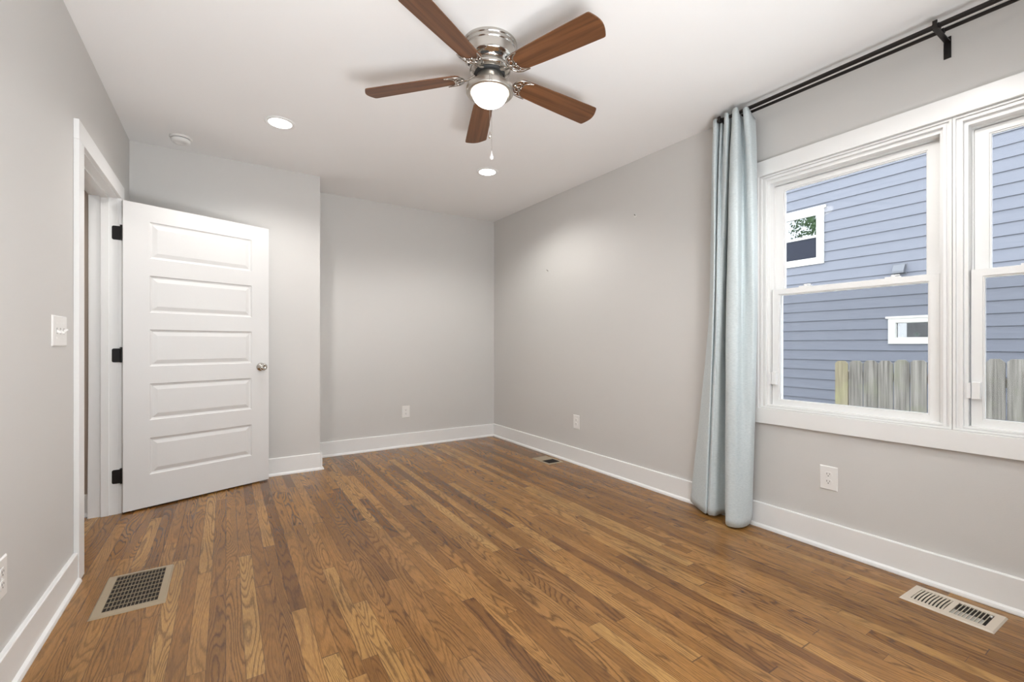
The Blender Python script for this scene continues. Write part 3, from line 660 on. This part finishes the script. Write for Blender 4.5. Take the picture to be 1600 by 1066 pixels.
def make_curtain():
    TOP = [(-.055, -2.947, 2.520), (-.150, -3.010, 2.522), (-.155, -3.036, 2.520), (-.105, -3.024, 2.512), (-.142, -3.060, 2.520), (-.105, -3.055, 2.508), (-.165, -3.095, 2.524), (-.160, -3.118, 2.516),
           (-.085, -3.096, 2.500), (-.178, -3.155, 2.515), (-.184, -3.186, 2.515), (-.115, -3.172, 2.490), (-.105, -3.182, 2.490), (-.172, -3.216, 2.497), (-.168, -3.242, 2.497), (-.100, -3.232, 2.470), (-.055, -3.224, 2.468)]
    T2 = [(-.055, -2.935, 2.2), (-.145, -2.998, 2.2), (-.155, -3.025, 2.2), (-.110, -3.016, 2.2), (-.150, -3.048, 2.2), (-.120, -3.046, 2.2), (-.150, -3.080, 2.2), (-.150, -3.100, 2.2),
          (-.075, -3.080, 2.2), (-.182, -3.140, 2.2), (-.192, -3.190, 2.2), (-.120, -3.176, 2.2), (-.110, -3.188, 2.2), (-.150, -3.225, 2.2), (-.150, -3.252, 2.2), (-.100, -3.240, 2.2), (-.055, -3.232, 2.2)]
    MID = [(-.05, -2.908), (-.10, -2.951), (-.15, -3.006), (-.12, -2.996), (-.15, -3.028), (-.14, -3.035), (-.125, -3.048), (-.085, -3.042), (-.058, -3.040), (-.185, -3.122), (-.19, -3.185), (-.13, -3.178), (-.12, -3.196), (-.125, -3.222), (-.12, -3.247), (-.08, -3.242), (-.05, -3.231)]
    BOT = [(-.050, -2.772, .030), (-.085, -2.825, .024), (-.135, -2.934, .014), (-.122, -2.948, .014), (-.138, -2.972, .014), (-.130, -2.988, .014), (-.120, -3.002, .014), (-.075, -3.012, .020), (-.052, -3.036, .022),
           (-.185, -3.116, .012), (-.190, -3.168, .012), (-.160, -3.190, .012), (-.135, -3.196, .012), (-.110, -3.199, .014), (-.085, -3.199, .018), (-.062, -3.198, .030), (-.042, -3.195, .045)]
    levels = [(TOP, None), (T2, 2.2), (MID, 1.25), (BOT, None)]
    def spline(P_, n=9):
        out = []; Q = [P_[0]] + list(P_) + [P_[-1]]
        for i in range(1, len(Q) - 2):
            a, b, c, d = Q[i - 1], Q[i], Q[i + 1], Q[i + 2]
            for q in range(n):
                t = q / n; out.append([0.5 * ((2 * b[j]) + (-a[j] + c[j]) * t + (2 * a[j] - 5 * b[j] + 4 * c[j] - d[j]) * t * t + (-a[j] + 3 * b[j] - 3 * c[j] + d[j]) * t ** 3) for j in range(3)])
        out.append(list(P_[-1])); return out
    L = []
    for pts, z in levels:
        L.append(spline([(p[0], p[1], p[2] if len(p) > 2 else z) for p in pts]))
    n = len(L[0]); rows = []; RN = 60
    zs = [2.51, 2.2, 1.25, 0.0]
    for k in range(RN + 1):
        t = k / RN; row = []
        for i in range(n):
            # monotone piecewise interpolation through the four levels in height
            zt, zb = L[0][i][2], L[3][i][2]; z = zt + (zb - zt) * t
            hs = [zt, 2.2, 1.25, zb]; j = 0
            while j < 2 and z < hs[j + 1]: j += 1
            u = (hs[j] - z) / (hs[j] - hs[j + 1]); pts = [L[max(j - 1, 0)][i], L[j][i], L[j + 1][i], L[min(j + 2, 3)][i]]
            h = [hs[max(j - 1, 0)], hs[j], hs[j + 1], hs[min(j + 2, 3)]]
            xy = []
            for q in range(2):
                m1 = (pts[2][q] - pts[0][q]) / ((h[2] - h[0]) or 1) * (h[2] - h[1]); m2 = (pts[3][q] - pts[1][q]) / ((h[3] - h[1]) or 1) * (h[2] - h[1])
                xy.append((2 * u ** 3 - 3 * u * u + 1) * pts[1][q] + (u ** 3 - 2 * u * u + u) * m1 + (-2 * u ** 3 + 3 * u * u) * pts[2][q] + (u ** 3 - u * u) * m2)
            xy[0] += 0.0022 * math.sin(z * 6.1 + i * 0.21) * (1 - abs(2 * t - 1)); row.append((min(xy[0], -0.036), xy[1], z))
        rows.append(row)
    v = [p for row in rows for p in row]; f = [(k * n + i, k * n + i + 1, (k + 1) * n + i + 1, (k + 1) * n + i) for k in range(RN) for i in range(n - 1)]
    m = MB(); m.add(v, f, True); o = m.build('curtain', M['fabric'])
    s = o.modifiers.new('cloth_thickness', 'SOLIDIFY'); s.thickness = 0.003; s.offset = 0
    tag(o, 'pale blue floor-length linen curtain gathered left of the windows', 'curtain')
make_curtain()

# ================================================================ outlets, switch, anchors
def plate_T(p, nrm):
    """local frame: x = width along wall, y = up, z = out of the wall"""
    n = Vector(nrm); up = Vector((0, 0, 1)); xax = up.cross(n)
    return Matrix.Translation(p) @ Matrix(((xax.x, up.x, n.x, 0), (xax.y, up.y, n.y, 0), (xax.z, up.z, n.z, 0), (0, 0, 0, 1)))
def cover(T, w, h, r):
    m = MB(T); e = 0.004; t = 0.005
    v = [(-w / 2, -h / 2, 0), (w / 2, -h / 2, 0), (w / 2, h / 2, 0), (-w / 2, h / 2, 0), (-w / 2, -h / 2, 0.002), (w / 2, -h / 2, 0.002), (w / 2, h / 2, 0.002), (-w / 2, h / 2, 0.002),
         (-w / 2 + e, -h / 2 + e, t), (w / 2 - e, -h / 2 + e, t), (w / 2 - e, h / 2 - e, t), (-w / 2 + e, h / 2 - e, t)]
    m.add(v, [(3, 2, 1, 0), (0, 1, 5, 4), (1, 2, 6, 5), (2, 3, 7, 6), (3, 0, 4, 7), (4, 5, 9, 8), (5, 6, 10, 9), (6, 7, 11, 10), (7, 4, 8, 11), (8, 9, 10, 11)])
    return m.build('cover_plate', M['plate'], r)
def make_outlet(p, nrm, label, w=0.085, h=0.128):
    T = plate_T(p, nrm); r = root('wall_outlet', p, label, 'outlet', 'duplex wall outlets'); cover(T, w, h, r)
    for s in (1, -1):
        cyy = s * 0.0195; m = MB(T); pts = []
        for q in range(24):
            a = 2 * math.pi * q / 24; pts.append((0.0172 * math.cos(a), cyy + max(-0.0145, min(0.0145, 0.0172 * math.sin(a)))))
        m.prism(pts, lambda p_, t: (p_[0], p_[1], 0.004 + 0.0028 * t)); rc = m.build('receptacle', M['plate'], r, 0.0005)
        m = MB(T); m.box(-0.0078, -0.0056, cyy - 0.001, cyy + 0.0075, 0.0062, 0.0071).box(0.0056, 0.0078, cyy, cyy + 0.0068, 0.0062, 0.0071)
        m.lathe([(0.0026, 0.0062), (0.0026, 0.0071)], c=(0, cyy - 0.0075, 0), n=12); m.build('socket_slots', M['slot'], rc)
    m = MB(T); m.lathe([(0.0032, 0.0045), (0.0030, 0.0062), (0.001, 0.0064)], n=12); m.build('screw', M['plate'], r)
    return r
make_outlet((0, -3.5915, 0.384), (-1, 0, 0), 'white duplex outlet below the windows')
make_outlet((0, -1.524, 0.387), (-1, 0, 0), 'white duplex outlet low on the right wall, between curtain and far corner')
make_outlet((-1.1055, 0, 0.379), (0, -1, 0), 'white duplex outlet on the far wall')
make_outlet((XL, -2.672, 0.371), (1, 0, 0), 'white outlet on the near left wall, cut by the photo edge')
def make_switch():
    p = (XL, -2.087, 1.162); T = plate_T(p, (1, 0, 0)); r = root('light_switch', p, 'white triple toggle switch plate left of the doorway', 'light switch'); cover(T, 0.190, 0.128, r)
    for i, up in ((-1, -1), (0, -1), (1, 1)):
        xx = i * 0.046; m = MB(T)
        m.box(xx - 0.0055, xx + 0.0055, -0.013, 0.013, 0.0045, 0.0062); s = m.build('toggle_slot', M['switch_shade'], r, 0.0004)
        m = MB(T @ Matrix.Translation((xx, 0, 0.004)) @ Matrix.Rotation(R(-28 * up), 4, 'X')); m.add([(-0.0045, -0.006, 0), (0.0045, -0.006, 0), (0.0045, 0.006, 0), (-0.0045, 0.006, 0), (-0.0032, -0.003, 0.017), (0.0032, -0.003, 0.017), (0.0032, 0.003, 0.017), (-0.0032, 0.003, 0.017)],
              [(3, 2, 1, 0), (4, 5, 6, 7), (0, 1, 5, 4), (1, 2, 6, 5), (2, 3, 7, 6), (3, 0, 4, 7)]); m.build('toggle', M['plate'], r, 0.0006)
        for sy in (0.030, -0.030):
            m = MB(T); m.lathe([(0.0030, 0.0045), (0.0028, 0.0060), (0.001, 0.0062)], c=(xx, sy, 0), n=12); m.build('screw', M['plate'], r)
make_switch()
def make_anchor(p, nrm, label, rad=0.006, screw=True):
    T = plate_T(p, nrm); r = root('wall_anchor', p, label, 'wall anchor', 'anchors left in the right wall')
    MB(T).lathe([(rad, 0), (rad, 0.001), (rad * 0.55, 0.0012), (rad * 0.5, 0.0004), (0.0005, 0.0004)], n=16).build('collar', M['plate'] if screw else M['anchor'], r)
    MB(T @ Matrix.Translation((0, rad * 0.7, 0)) @ Matrix.Rotation(R(-20), 4, 'X')).lathe([(0.0016, 0), (0.0016, 0.012), (0.004, 0.013), (0.004, 0.015), (0.001, 0.016)], n=10).build('screw', M['anchor'], r)
make_anchor((0, -2.235, 2.126), (-1, 0, 0), 'small anchor with a screw high on the right wall', 0.010)
make_anchor((0, -1.082, 1.852), (-1, 0, 0), 'tiny dark screw in the right wall, nearer the far corner', 0.005, False)

# ================================================================ floor registers
def plate_ring(x0, x1, y0, y1, ix0, ix1, iy0, iy1, T=None, t=0.006, e=0.005):
    m = MB(T); o = [(x0, y0), (x1, y0), (x1, y1), (x0, y1)]; u = [(x0 + e, y0 + e), (x1 - e, y0 + e), (x1 - e, y1 - e), (x0 + e, y1 - e)]; i = [(ix0, iy0), (ix1, iy0), (ix1, iy1), (ix0, iy1)]
    v = [(*p, 0) for p in o] + [(*p, t) for p in u] + [(*p, t) for p in i] + [(*p, 0.0) for p in i]; f = []
    for b in (0, 4, 8):
        for k in range(4): n = (k + 1) % 4; f.append((b + k, b + n, b + 4 + n, b + 4 + k))
    for k in range(4): n = (k + 1) % 4; f.append((12 + k, 12 + n, n, k))
    return m.add(v, f)
def near_register():
    x0, x1, y0, y1 = -0.275, -0.088, -4.264, -3.974
    r = root('floor_register', ((x0 + x1) / 2, (y0 + y1) / 2, 0), 'beige slotted floor register at the lower right, under the windows', 'floor register', 'supply registers along the right wall')
    T = Matrix.Translation((-0.1815, -4.119, 0)) @ Matrix.Rotation(R(-1.8), 4, 'Z') @ Matrix.Translation((0.1815, 4.119, 0))
    ix0, ix1 = x0 + 0.030, x1 - 0.030; ym = (y0 + y1) / 2
    plate_ring(x0, x1, y0, y1, ix0, ix1, y0 + 0.030, y1 - 0.030, T).box(ix0, ix1, ym - 0.009, ym + 0.009, 0, 0.006).build('face_plate', M['grille_beige'], r)
    MB(T).box(ix0, ix1, y0 + 0.030, y1 - 0.030, 0.0004, 0.0012).build('duct_shade_sheet', M['duct'], r)  # flat dark sheet in place of a shaded hole
    ga, gb = ym + 0.009, y1 - 0.030; n = 9; p = (gb - ga) / n
    for k in range(n):                          # curved wide vanes of the far bank
        m = MB(T); yc = ga + p * (k + 0.42); w = p * 0.26; N_ = 8; v = []
        for q in range(N_ + 1):
            t = q / N_; x = ix0 + (ix1 - ix0) * t; bow = 0.003 * math.sin(math.pi * t)
            v += [(x, yc - w + bow, 0.0020), (x, yc + w + bow, 0.0020), (x, yc + w + bow, 0.0048), (x, yc - w + bow, 0.0042)]
        f = [(4 * q + a, 4 * q + (a + 1) % 4, 4 * q + 4 + (a + 1) % 4, 4 * q + 4 + a) for q in range(N_) for a in range(4)] + [(0, 1, 2, 3), (4 * N_ + 3, 4 * N_ + 2, 4 * N_ + 1, 4 * N_)]
        m.add(v, f).build('vane', M['grille_beige'], r)
    ga, gb = y0 + 0.030, ym - 0.009; p = (gb - ga) / n
    MB(T).box(ix0, ix0 + (ix1 - ix0) * 0.45, ga + 0.012, gb, 0.0012, 0.0022).build('damper_blade', M['damper'], r)
    for k in range(1, n): MB(T).box(ix0, ix1, ga + p * k - 0.0011, ga + p * k + 0.0011, 0.0022, 0.0056).build('fin', M['grille_beige'], r)
    MB(T).tube([(ix1 - 0.012, ga + 0.006, 0.004), (ix1 - 0.022, ga + 0.006, 0.006), (ix1 - 0.026, ga + 0.006, 0.004)], 0.0032, 8).build('damper_lever', M['plate'], r)
near_register()
def far_register():
    x0, x1, y0, y1 = -0.244, -0.072, -1.420, -1.148
    r = root('floor_register', ((x0 + x1) / 2, (y0 + y1) / 2, 0), 'small tan floor register near the far corner, half of it dark', 'floor register', 'supply registers along the right wall')
    ix0, ix1 = x0 + 0.020, x1 - 0.020; ym = (y0 + y1) / 2 + 0.006
    plate_ring(x0, x1, y0, y1, ix0, ix1, y0 + 0.020, y1 - 0.020, None, 0.005).build('face_plate', M['grille_tan'], r)
    MB().box(ix0, ix1, y0 + 0.020, ym, 0.0004, 0.0012).build('duct_shade_sheet', M['duct'], r)  # dark sheet paints the shade of the open half
    n = 9
    for k in range(n):
        a = ym + (y1 - 0.020 - ym) * k / n; b = ym + (y1 - 0.020 - ym) * (k + 0.86) / n
        MB().prism([(a, 0.001), (b, 0.001), (b, 0.0044), (a, 0.0034)], lambda p, t: (ix0 + (ix1 - ix0) * t, p[0], p[1])).build('vane', M['grille_tan'], r)
    for k in range(1, n):
        a = y0 + 0.020 + (ym - y0 - 0.020) * k / n; MB().box(ix0, ix1, a - 0.0006, a + 0.0006, 0.0012, 0.0026).build('fin', M['duct'], r)
far_register()
def return_grille():
    x0, x1, y0, y1 = -3.2145, -2.9660, -2.297, -1.9065
    r = root('return_grille', ((x0 + x1) / 2, (y0 + y1) / 2, 0), 'tan rectangular floor grille with dark grid near the doorway', 'floor grille')
    ix0, ix1, iy0, iy1 = x0 + 0.036, x1 - 0.030, y0 + 0.034, y1 - 0.020
    plate_ring(x0, x1, y0, y1, ix0, ix1, iy0, iy1, None, 0.007, 0.006).build('face_plate', M['grille_tan'], r)
    MB().box(ix0, ix1, iy0, iy1, 0.0004, 0.0014).build('duct_shade_sheet', M['duct'], r)  # black sheet over the floor, stands for shade below the grid
    m = MB(); nX, nY = 14, 8
    for k in range(1, nX): x = ix0 + (ix1 - ix0) * k / nX; m.box(x - 0.0006, x + 0.0006, iy0, iy1, 0.0014, 0.0060)
    for k in range(1, nY): y = iy0 + (iy1 - iy0) * k / nY; m.box(ix0, ix1, y - 0.0007, y + 0.0007, 0.0014, 0.0056)
    m.build('grid', M['grille_tan'], r)
return_grille()

# ================================================================ outdoors
tag(MB().box(-30, 30, -25, 30, -1.0, -0.90).build('ground', M['ground']), 'unseen side yard between the houses, made pale to bounce light', 'yard', kind='structure')
# neighbouring house
def neighbour():
    T = Matrix.Translation((6.35, -1.30, 0)) @ Matrix.Rotation(R(-1.9), 4, 'Z')
    r = root('house', (6.35, -1.30, -0.9), 'neighbouring house clad in blue-grey lap siding beyond the fence', 'house')
    E = 0.1771; y0, y1 = -9.0, 8.0
    holes = [(0.40, 1.47, 2.62, 3.55), (-1.47, -0.60, 1.15, 1.51)]
    m = MB(T); k0 = int((-0.9 - 0.303) / E) - 1
    for k in range(k0, 36):
        za = 0.303 + k * E; zb = za + E; segs = [(y0, y1)]
        for (a, b, c, d) in holes:
            if zb > c and za < d:
                ns = []
                for s in segs:
                    if s[0] < a and s[1] > b: ns += [(s[0], a), (b, s[1])]
                    else: ns.append(s)
                segs = ns
        def board(a, b, lo, hi):
            fx = lambda z: -0.023 + 0.0185 * (z - za) / (E + 0.02)
            m.prism([(fx(lo), lo), (fx(lo) + 0.007, lo), (fx(hi) + 0.007, hi), (fx(hi), hi)], lambda p, t: (p[0], a + (b - a) * t, p[1]))
        for (a, b) in segs: board(a, b, za, zb + 0.02)
        for (a, b, c, d) in holes:
            if zb > c and za < d:
                if c > za: board(a, b, za, c)
                if d < zb: board(a, b, d, zb + 0.02)
    m.build('siding', M['siding'], r)
    def win(name, a, b, c, d, ear, split):
        m = MB(T); m.ring(-0.034, -0.002, a, b, c, d - 0.001, 0.092, 0.092, 0.07); m.box(-0.044, -0.002, a - ear, b + ear, d - 0.004, d + 0.048 if split else d + 0.030)
        w = m.build(name, M['house_trim'], r)
        m = MB(T); m.ring(-0.020, 0.04, a + 0.092, b - 0.092, c + 0.092, d - 0.07, 0.038 if split else 0.012, 0.030 if split else 0.012, 0.03 if split else 0.010)
        if split: zm = (c + d) / 2 + 0.015; m.box(-0.018, 0.03, a + 0.1, b - 0.1, zm - 0.022, zm + 0.022)
        m.build('sash', M['house_trim'], w)
        e_ = 0.12 if split else 0.100
        MB(T).box(0.006, 0.010, a + e_, b - e_, c + e_ - 0.01, d - 0.08).build('pane', M['coated_glass'], w)
        if split: MB(T).box(-0.006, -0.005, a + 0.125, b - 0.125, c + 0.115, zm - 0.02).build('insect_screen', mat_screen('far_screen', 0.75, (0.025, 0.027, 0.036)), w)
        m = MB(T); A, B, C, D = a + 0.05, b - 0.05, c + 0.05, d - 0.05
        m.add([(0.02, A, C), (0.02, B, C), (0.02, B, D), (0.02, A, D), (0.9, A, C), (0.9, B, C), (0.9, B, D), (0.9, A, D)], [(4, 5, 6, 7), (0, 1, 5, 4), (1, 2, 6, 5), (2, 3, 7, 6), (3, 0, 4, 7)]); m.build('interior', M['room_dark'], w)
        return w
    win('window', 0.370, 1.50, 2.580, 3.578, 0.032, True)
    win('window', -1.500, -0.571, 1.119, 1.530, 0.032, False)
    # exhaust hood
    m = MB(T); yc, z = -0.720, 2.308
    m.prism([(-0.012, z - 0.07), (-0.012, z + 0.07), (-0.05, z + 0.07), (-0.115, z - 0.035), (-0.115, z - 0.07)], lambda p, t: (p[0], yc - 0.075 + 0.15 * t, p[1])); m.box(-0.018, -0.010, yc - 0.09, yc + 0.09, z - 0.085, z + 0.085)
    v = m.build('exhaust_hood', M['vent_grey'], r, 0.004)
    MB(T).box(-0.105, -0.03, yc - 0.062, yc + 0.062, z - 0.073, z - 0.0695).build('flap', M['dark_vent'], v)
    # body of the house behind the siding and its eave
    m = MB(T); m.box(0.95, 1.0, y0, y1, -0.9, 6.6).box(0.02, 1.0, y0 - 0.05, y0, -0.9, 6.6).box(0.02, 1.0, y1, y1 + 0.05, -0.9, 6.6); m.build('back_wall', M['room_dark'], r)
    m = MB(T); m.box(-0.35, 1.2, y0 - 0.3, y1 + 0.3, 6.6, 6.8); m.build('eave', M['house_trim'], r)
    return r
neighbour()
# small potted plant on the sill inside the low window
def plant():
    T = Matrix.Translation((6.35, -1.30, 0)) @ Matrix.Rotation(R(-1.9), 4, 'Z'); b = T @ Vector((-0.004, 0, 0))
    p0 = T @ Vector((0.060, -0.905, 1.201))
    r = root('potted_plant', p0, 'tiny green plant behind the glass of the low window next door', 'plant')
    MB(T).lathe([(0.022, 1.200), (0.030, 1.245), (0.026, 1.245)], c=(0.060, -0.905, 0), n=14).build('pot', M['house_trim'], r)
    rnd = random.Random(3); m = MB(T)
    for k in range(40):
        a = rnd.uniform(0, 6.28); e = rnd.uniform(0.1, 1.4); L_ = rnd.uniform(0.03, 0.075)
        d = Vector((math.cos(a) * math.cos(e) * 0.5, math.sin(a) * math.cos(e), math.sin(e))) * L_; c = Vector((0.060, -0.905, 1.245)); s = Vector((-d.y, d.x, 0.02)).normalized() * 0.010
        m.add([c, c + d * 0.5 + s, c + d, c + d * 0.5 - s], [(0, 1, 2, 3)])
    m.build('foliage', plain('plant_green', (0.16, 0.42, 0.16), 0.5), r)
plant()
# dog-eared picket fence
def fence():
    FX = 3.40
    r = root('fence', (FX, -4.0, -0.90), 'weathered dog-ear wooden picket fence outside the windows', 'fence')
    rnd = random.Random(11); P_ = 0.1400; n = 27
    for k in range(n):
        ya = -2.272 - k * P_; w = 0.1318; yb = ya - w; top = 0.914 - 0.0415 * (ya + 2.27) + rnd.uniform(-0.004, 0.004); c = 0.029 + rnd.uniform(-0.004, 0.006)
        lean = rnd.uniform(-0.003, 0.003); xo = rnd.uniform(-0.003, 0.003)
        pts = [(ya, -0.88), (yb, -0.88), (yb + lean, top - c), (yb + c + lean, top), (ya - c + lean, top), (ya + lean, top - c)]
        m = MB().prism(pts, lambda p, t: (FX + xo + 0.016 * t, p[0], p[1])); o = m.build('picket', M['picket_new'] if k == 0 else M['picket'], r, 0.0012)
        if k == 0: o['label'] = 'yellowish newer picket at the end of the fence'
    for z in (-0.60, 0.02, 0.70): MB().box(FX + 0.020, FX + 0.058, -6.05, -2.30, z, z + 0.085).build('rail', M['post'], r)
    for y in (-2.33, -4.70): MB().box(FX + 0.059, FX + 0.148, y - 0.045, y + 0.045, -0.9, 0.80).build('post', M['post'], r)
fence()
# leafy tree across the yard: what the neighbour's upper pane mirrors
def tree(x, y, h, rad, label, seed):
    r = root('tree', (x, y, -0.9), label, 'tree', 'trees mirrored in the neighbouring window')
    rnd = random.Random(seed); m = MB(); m.tube([(x, y, -0.9), (x + 0.1, y, 1.5), (x - 0.1, y + 0.1, 3.6), (x, y, h - 2)], [0.24, 0.18, 0.13, 0.05], 12)
    for k in range(7):
        a = k * 0.9 + seed; z = 2.2 + k * 0.4; m.tube([(x, y, z), (x + math.cos(a) * rad * .4, y + math.sin(a) * rad * .4, z + 0.9), (x + math.cos(a) * rad * .75, y + math.sin(a) * rad * .75, z + 1.6)], [0.07, 0.045, 0.02], 8)
    m.build('trunk', M['bark'], r); m = MB(); v = []; f = []
    for k in range(11000):
        while True:
            p = Vector((rnd.uniform(-1, 1), rnd.uniform(-1, 1), rnd.uniform(-1, 1)))
            if 0.25 < p.length < 1 and (math.sin(p.x * 5 + seed) + math.sin(p.y * 6) + math.sin(p.z * 7 + seed * 2)) > -1.0: break
        c = Vector((x + p.x * rad, y + p.y * rad, h * 0.5 + 1.2 + p.z * rad * 1.15)); u = Vector((rnd.uniform(-1, 1), rnd.uniform(-1, 1), rnd.uniform(-1, 1))).normalized(); w = u.orthogonal().normalized(); s = rnd.uniform(0.05, 0.10)
        o = len(v); v += [c - u * s, c + w * s * .5, c + u * s, c - w * s * .5]; f.append((o, o + 1, o + 2, o + 3))
    m.add(v, f); tag(m.build('foliage', M['leaf'], r), kind='stuff')
tree(-7.5, 4.6, 9.0, 3.0, 'broad leafy tree mirrored in the upper pane next door', 2)
